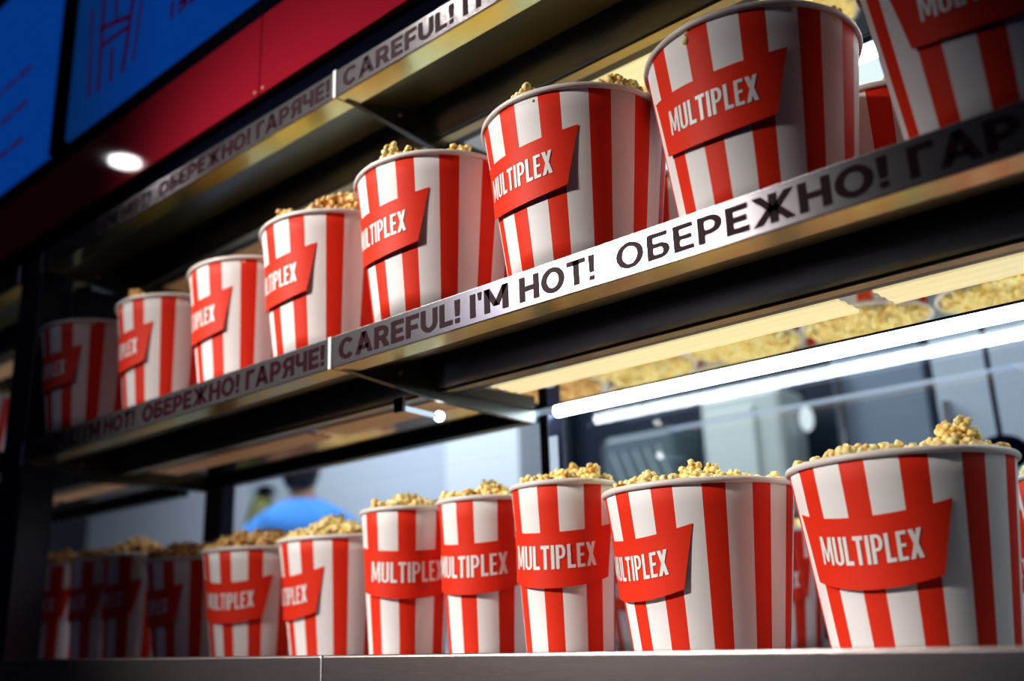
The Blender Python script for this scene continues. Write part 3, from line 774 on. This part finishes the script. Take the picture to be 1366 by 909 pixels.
hb = bmesh.new(); bmesh.ops.create_uvsphere(hb, u_segments=28, v_segments=20, radius=1., matrix=Matrix.Translation((-.01, -.014, 1.715)) @ Matrix.Diagonal((.084, .100, .128, 1)))
bmesh.ops.delete(hb, geom=[v for v in hb.verts if v.co.z < 1.61 or (v.co.y > .035 and v.co.z < 1.77)], context='VERTS')
bmesh.ops.translate(hb, verts=hb.verts, vec=(0, 0, -.055)); obj('hair', hb, M['hair'], person, True)

t = thing('olive_shape', 'rounded olive-green padded shape left of the person in blue', 'bag', (-4.50, 3.02, -1.))  # unidentified olive thing; its full form and dark top are invented
tb = bmesh.new(); bmesh.ops.create_uvsphere(tb, u_segments=28, v_segments=18, radius=1., matrix=Matrix.Translation((0, 0, .875)) @ Matrix.Diagonal((.17, .15, .875, 1)))
for v in tb.verts: v.co.x += .02 * noise.noise(v.co * 4); v.co.z = max(v.co.z, .0)
obj('olive_body', tb, M['olive'], t, True)
tb = bmesh.new(); tube(tb, (.02, 0, 1.725), (.025, 0, 1.765), .06, 16, .03); obj('dark_top', tb, M['black'], t, True)

# downlight on the room ceiling, mirrored in the red panel
def ceiling_light(x, y, r, e, label):
    t = thing('ceiling_downlight', label, 'lamp', (x, y, 2.45), 'round ceiling downlights')
    d = bmesh.new(); bmesh.ops.create_cone(d, cap_ends=True, segments=32, radius1=r, radius2=r, depth=.012, matrix=Matrix.Translation((0, 0, -.012))); obj('lens', d, emit('downlight', (1, .93, .95), e), t)
    d = bmesh.new(); N = 32
    rows = [[d.verts.new((rr * math.cos(2 * PI * i / N), rr * math.sin(2 * PI * i / N), z)) for i in range(N)] for rr, z in ((r + .002, -.02), (r + .03, -.014), (r + .03, 0))]
    for a in range(2):
        for i in range(N): d.faces.new((rows[a][i], rows[a][(i + 1) % N], rows[a + 1][(i + 1) % N], rows[a + 1][i]))
    obj('trim_ring', d, M['steel'], t)
t_ = (2.43 / .945) - 1
ceiling_light(-1.806 * (1 + t_), .852 * (1 - t_), .075, 24., 'bright ceiling downlight whose glint shows in the dark red panel')

# ------------------------------------------------------------------ lights
def area(name, loc, target, size, power, col, sy=None, spread=None):
    l = bpy.data.lights.new(name, 'AREA'); l.energy = power; l.color = col; l.size = size
    if sy: l.shape = 'RECTANGLE'; l.size_y = sy
    if spread: l.spread = spread
    o = bpy.data.objects.new(name, l); C.objects.link(o); o.location = loc
    o.rotation_euler = (Vector(target) - Vector(loc)).to_track_quat('-Z', 'Y').to_euler(); return o
def spot(name, loc, target, angle, power, col, radius=.1, blend=1.):
    l = bpy.data.lights.new(name, 'SPOT'); l.energy = power; l.color = col; l.spot_size = angle; l.spot_blend = blend; l.shadow_soft_size = radius
    o = bpy.data.objects.new(name, l); C.objects.link(o); o.location = loc
    o.rotation_euler = (Vector(target) - Vector(loc)).to_track_quat('-Z', 'Y').to_euler(); return o
spot('key_spot', (-2.52, -1.9, 1.86), (-1.08, .95, .28), math.radians(28), 700, (1., .94, .88), .14)
spot('downlight_spot', (-2.3, -.35, 2.42), (-1.15, .90, .45), math.radians(32), 90, (1., .92, .86), .08)
area('room_fill', (-3.7, -3.2, 2.3), (-1.8, 1., .3), 1.5, 11, (.62, .62, 1.))
area('kitchen_light', (-3.2, 2.2, 2.3), (-3.2, 3.0, .5), 2.2, 130, (.85, .93, 1.))
area('kitchen_light_right', (-.8, 2.2, 2.3), (-.9, 3.1, .5), 1.4, 40, (.85, .93, 1.))
w = bpy.data.worlds.new('world'); scene.world = w; w.use_nodes = True
w.node_tree.nodes['Background'].inputs[0].default_value = (.05, .09, .28, 1); w.node_tree.nodes['Background'].inputs[1].default_value = .10

# ------------------------------------------------------------------ camera
cd = bpy.data.cameras.new('camera'); cam = bpy.data.objects.new('camera', cd); C.objects.link(cam); scene.camera = cam
cd.sensor_width = 36; cd.lens = 1316. / 1366 * 36; cd.clip_start = .02
right = Vector((.73940, .67240, -.03413)); up = Vector((.21211, -.18453, .95967)); fwd = Vector((-.63898, .71682, .27906))
mw = Matrix((right, up, -fwd)).transposed().to_4x4(); cam.matrix_world = mw
cd.dof.use_dof = True; cd.dof.focus_distance = 1.22; cd.dof.aperture_fstop = .0347 / .017
scene.view_settings.view_transform = 'Standard'; scene.view_settings.look = 'Medium High Contrast'
scene.cycles.use_denoising = True
scene.cycles.max_bounces = 10; scene.cycles.sample_clamp_indirect = 6
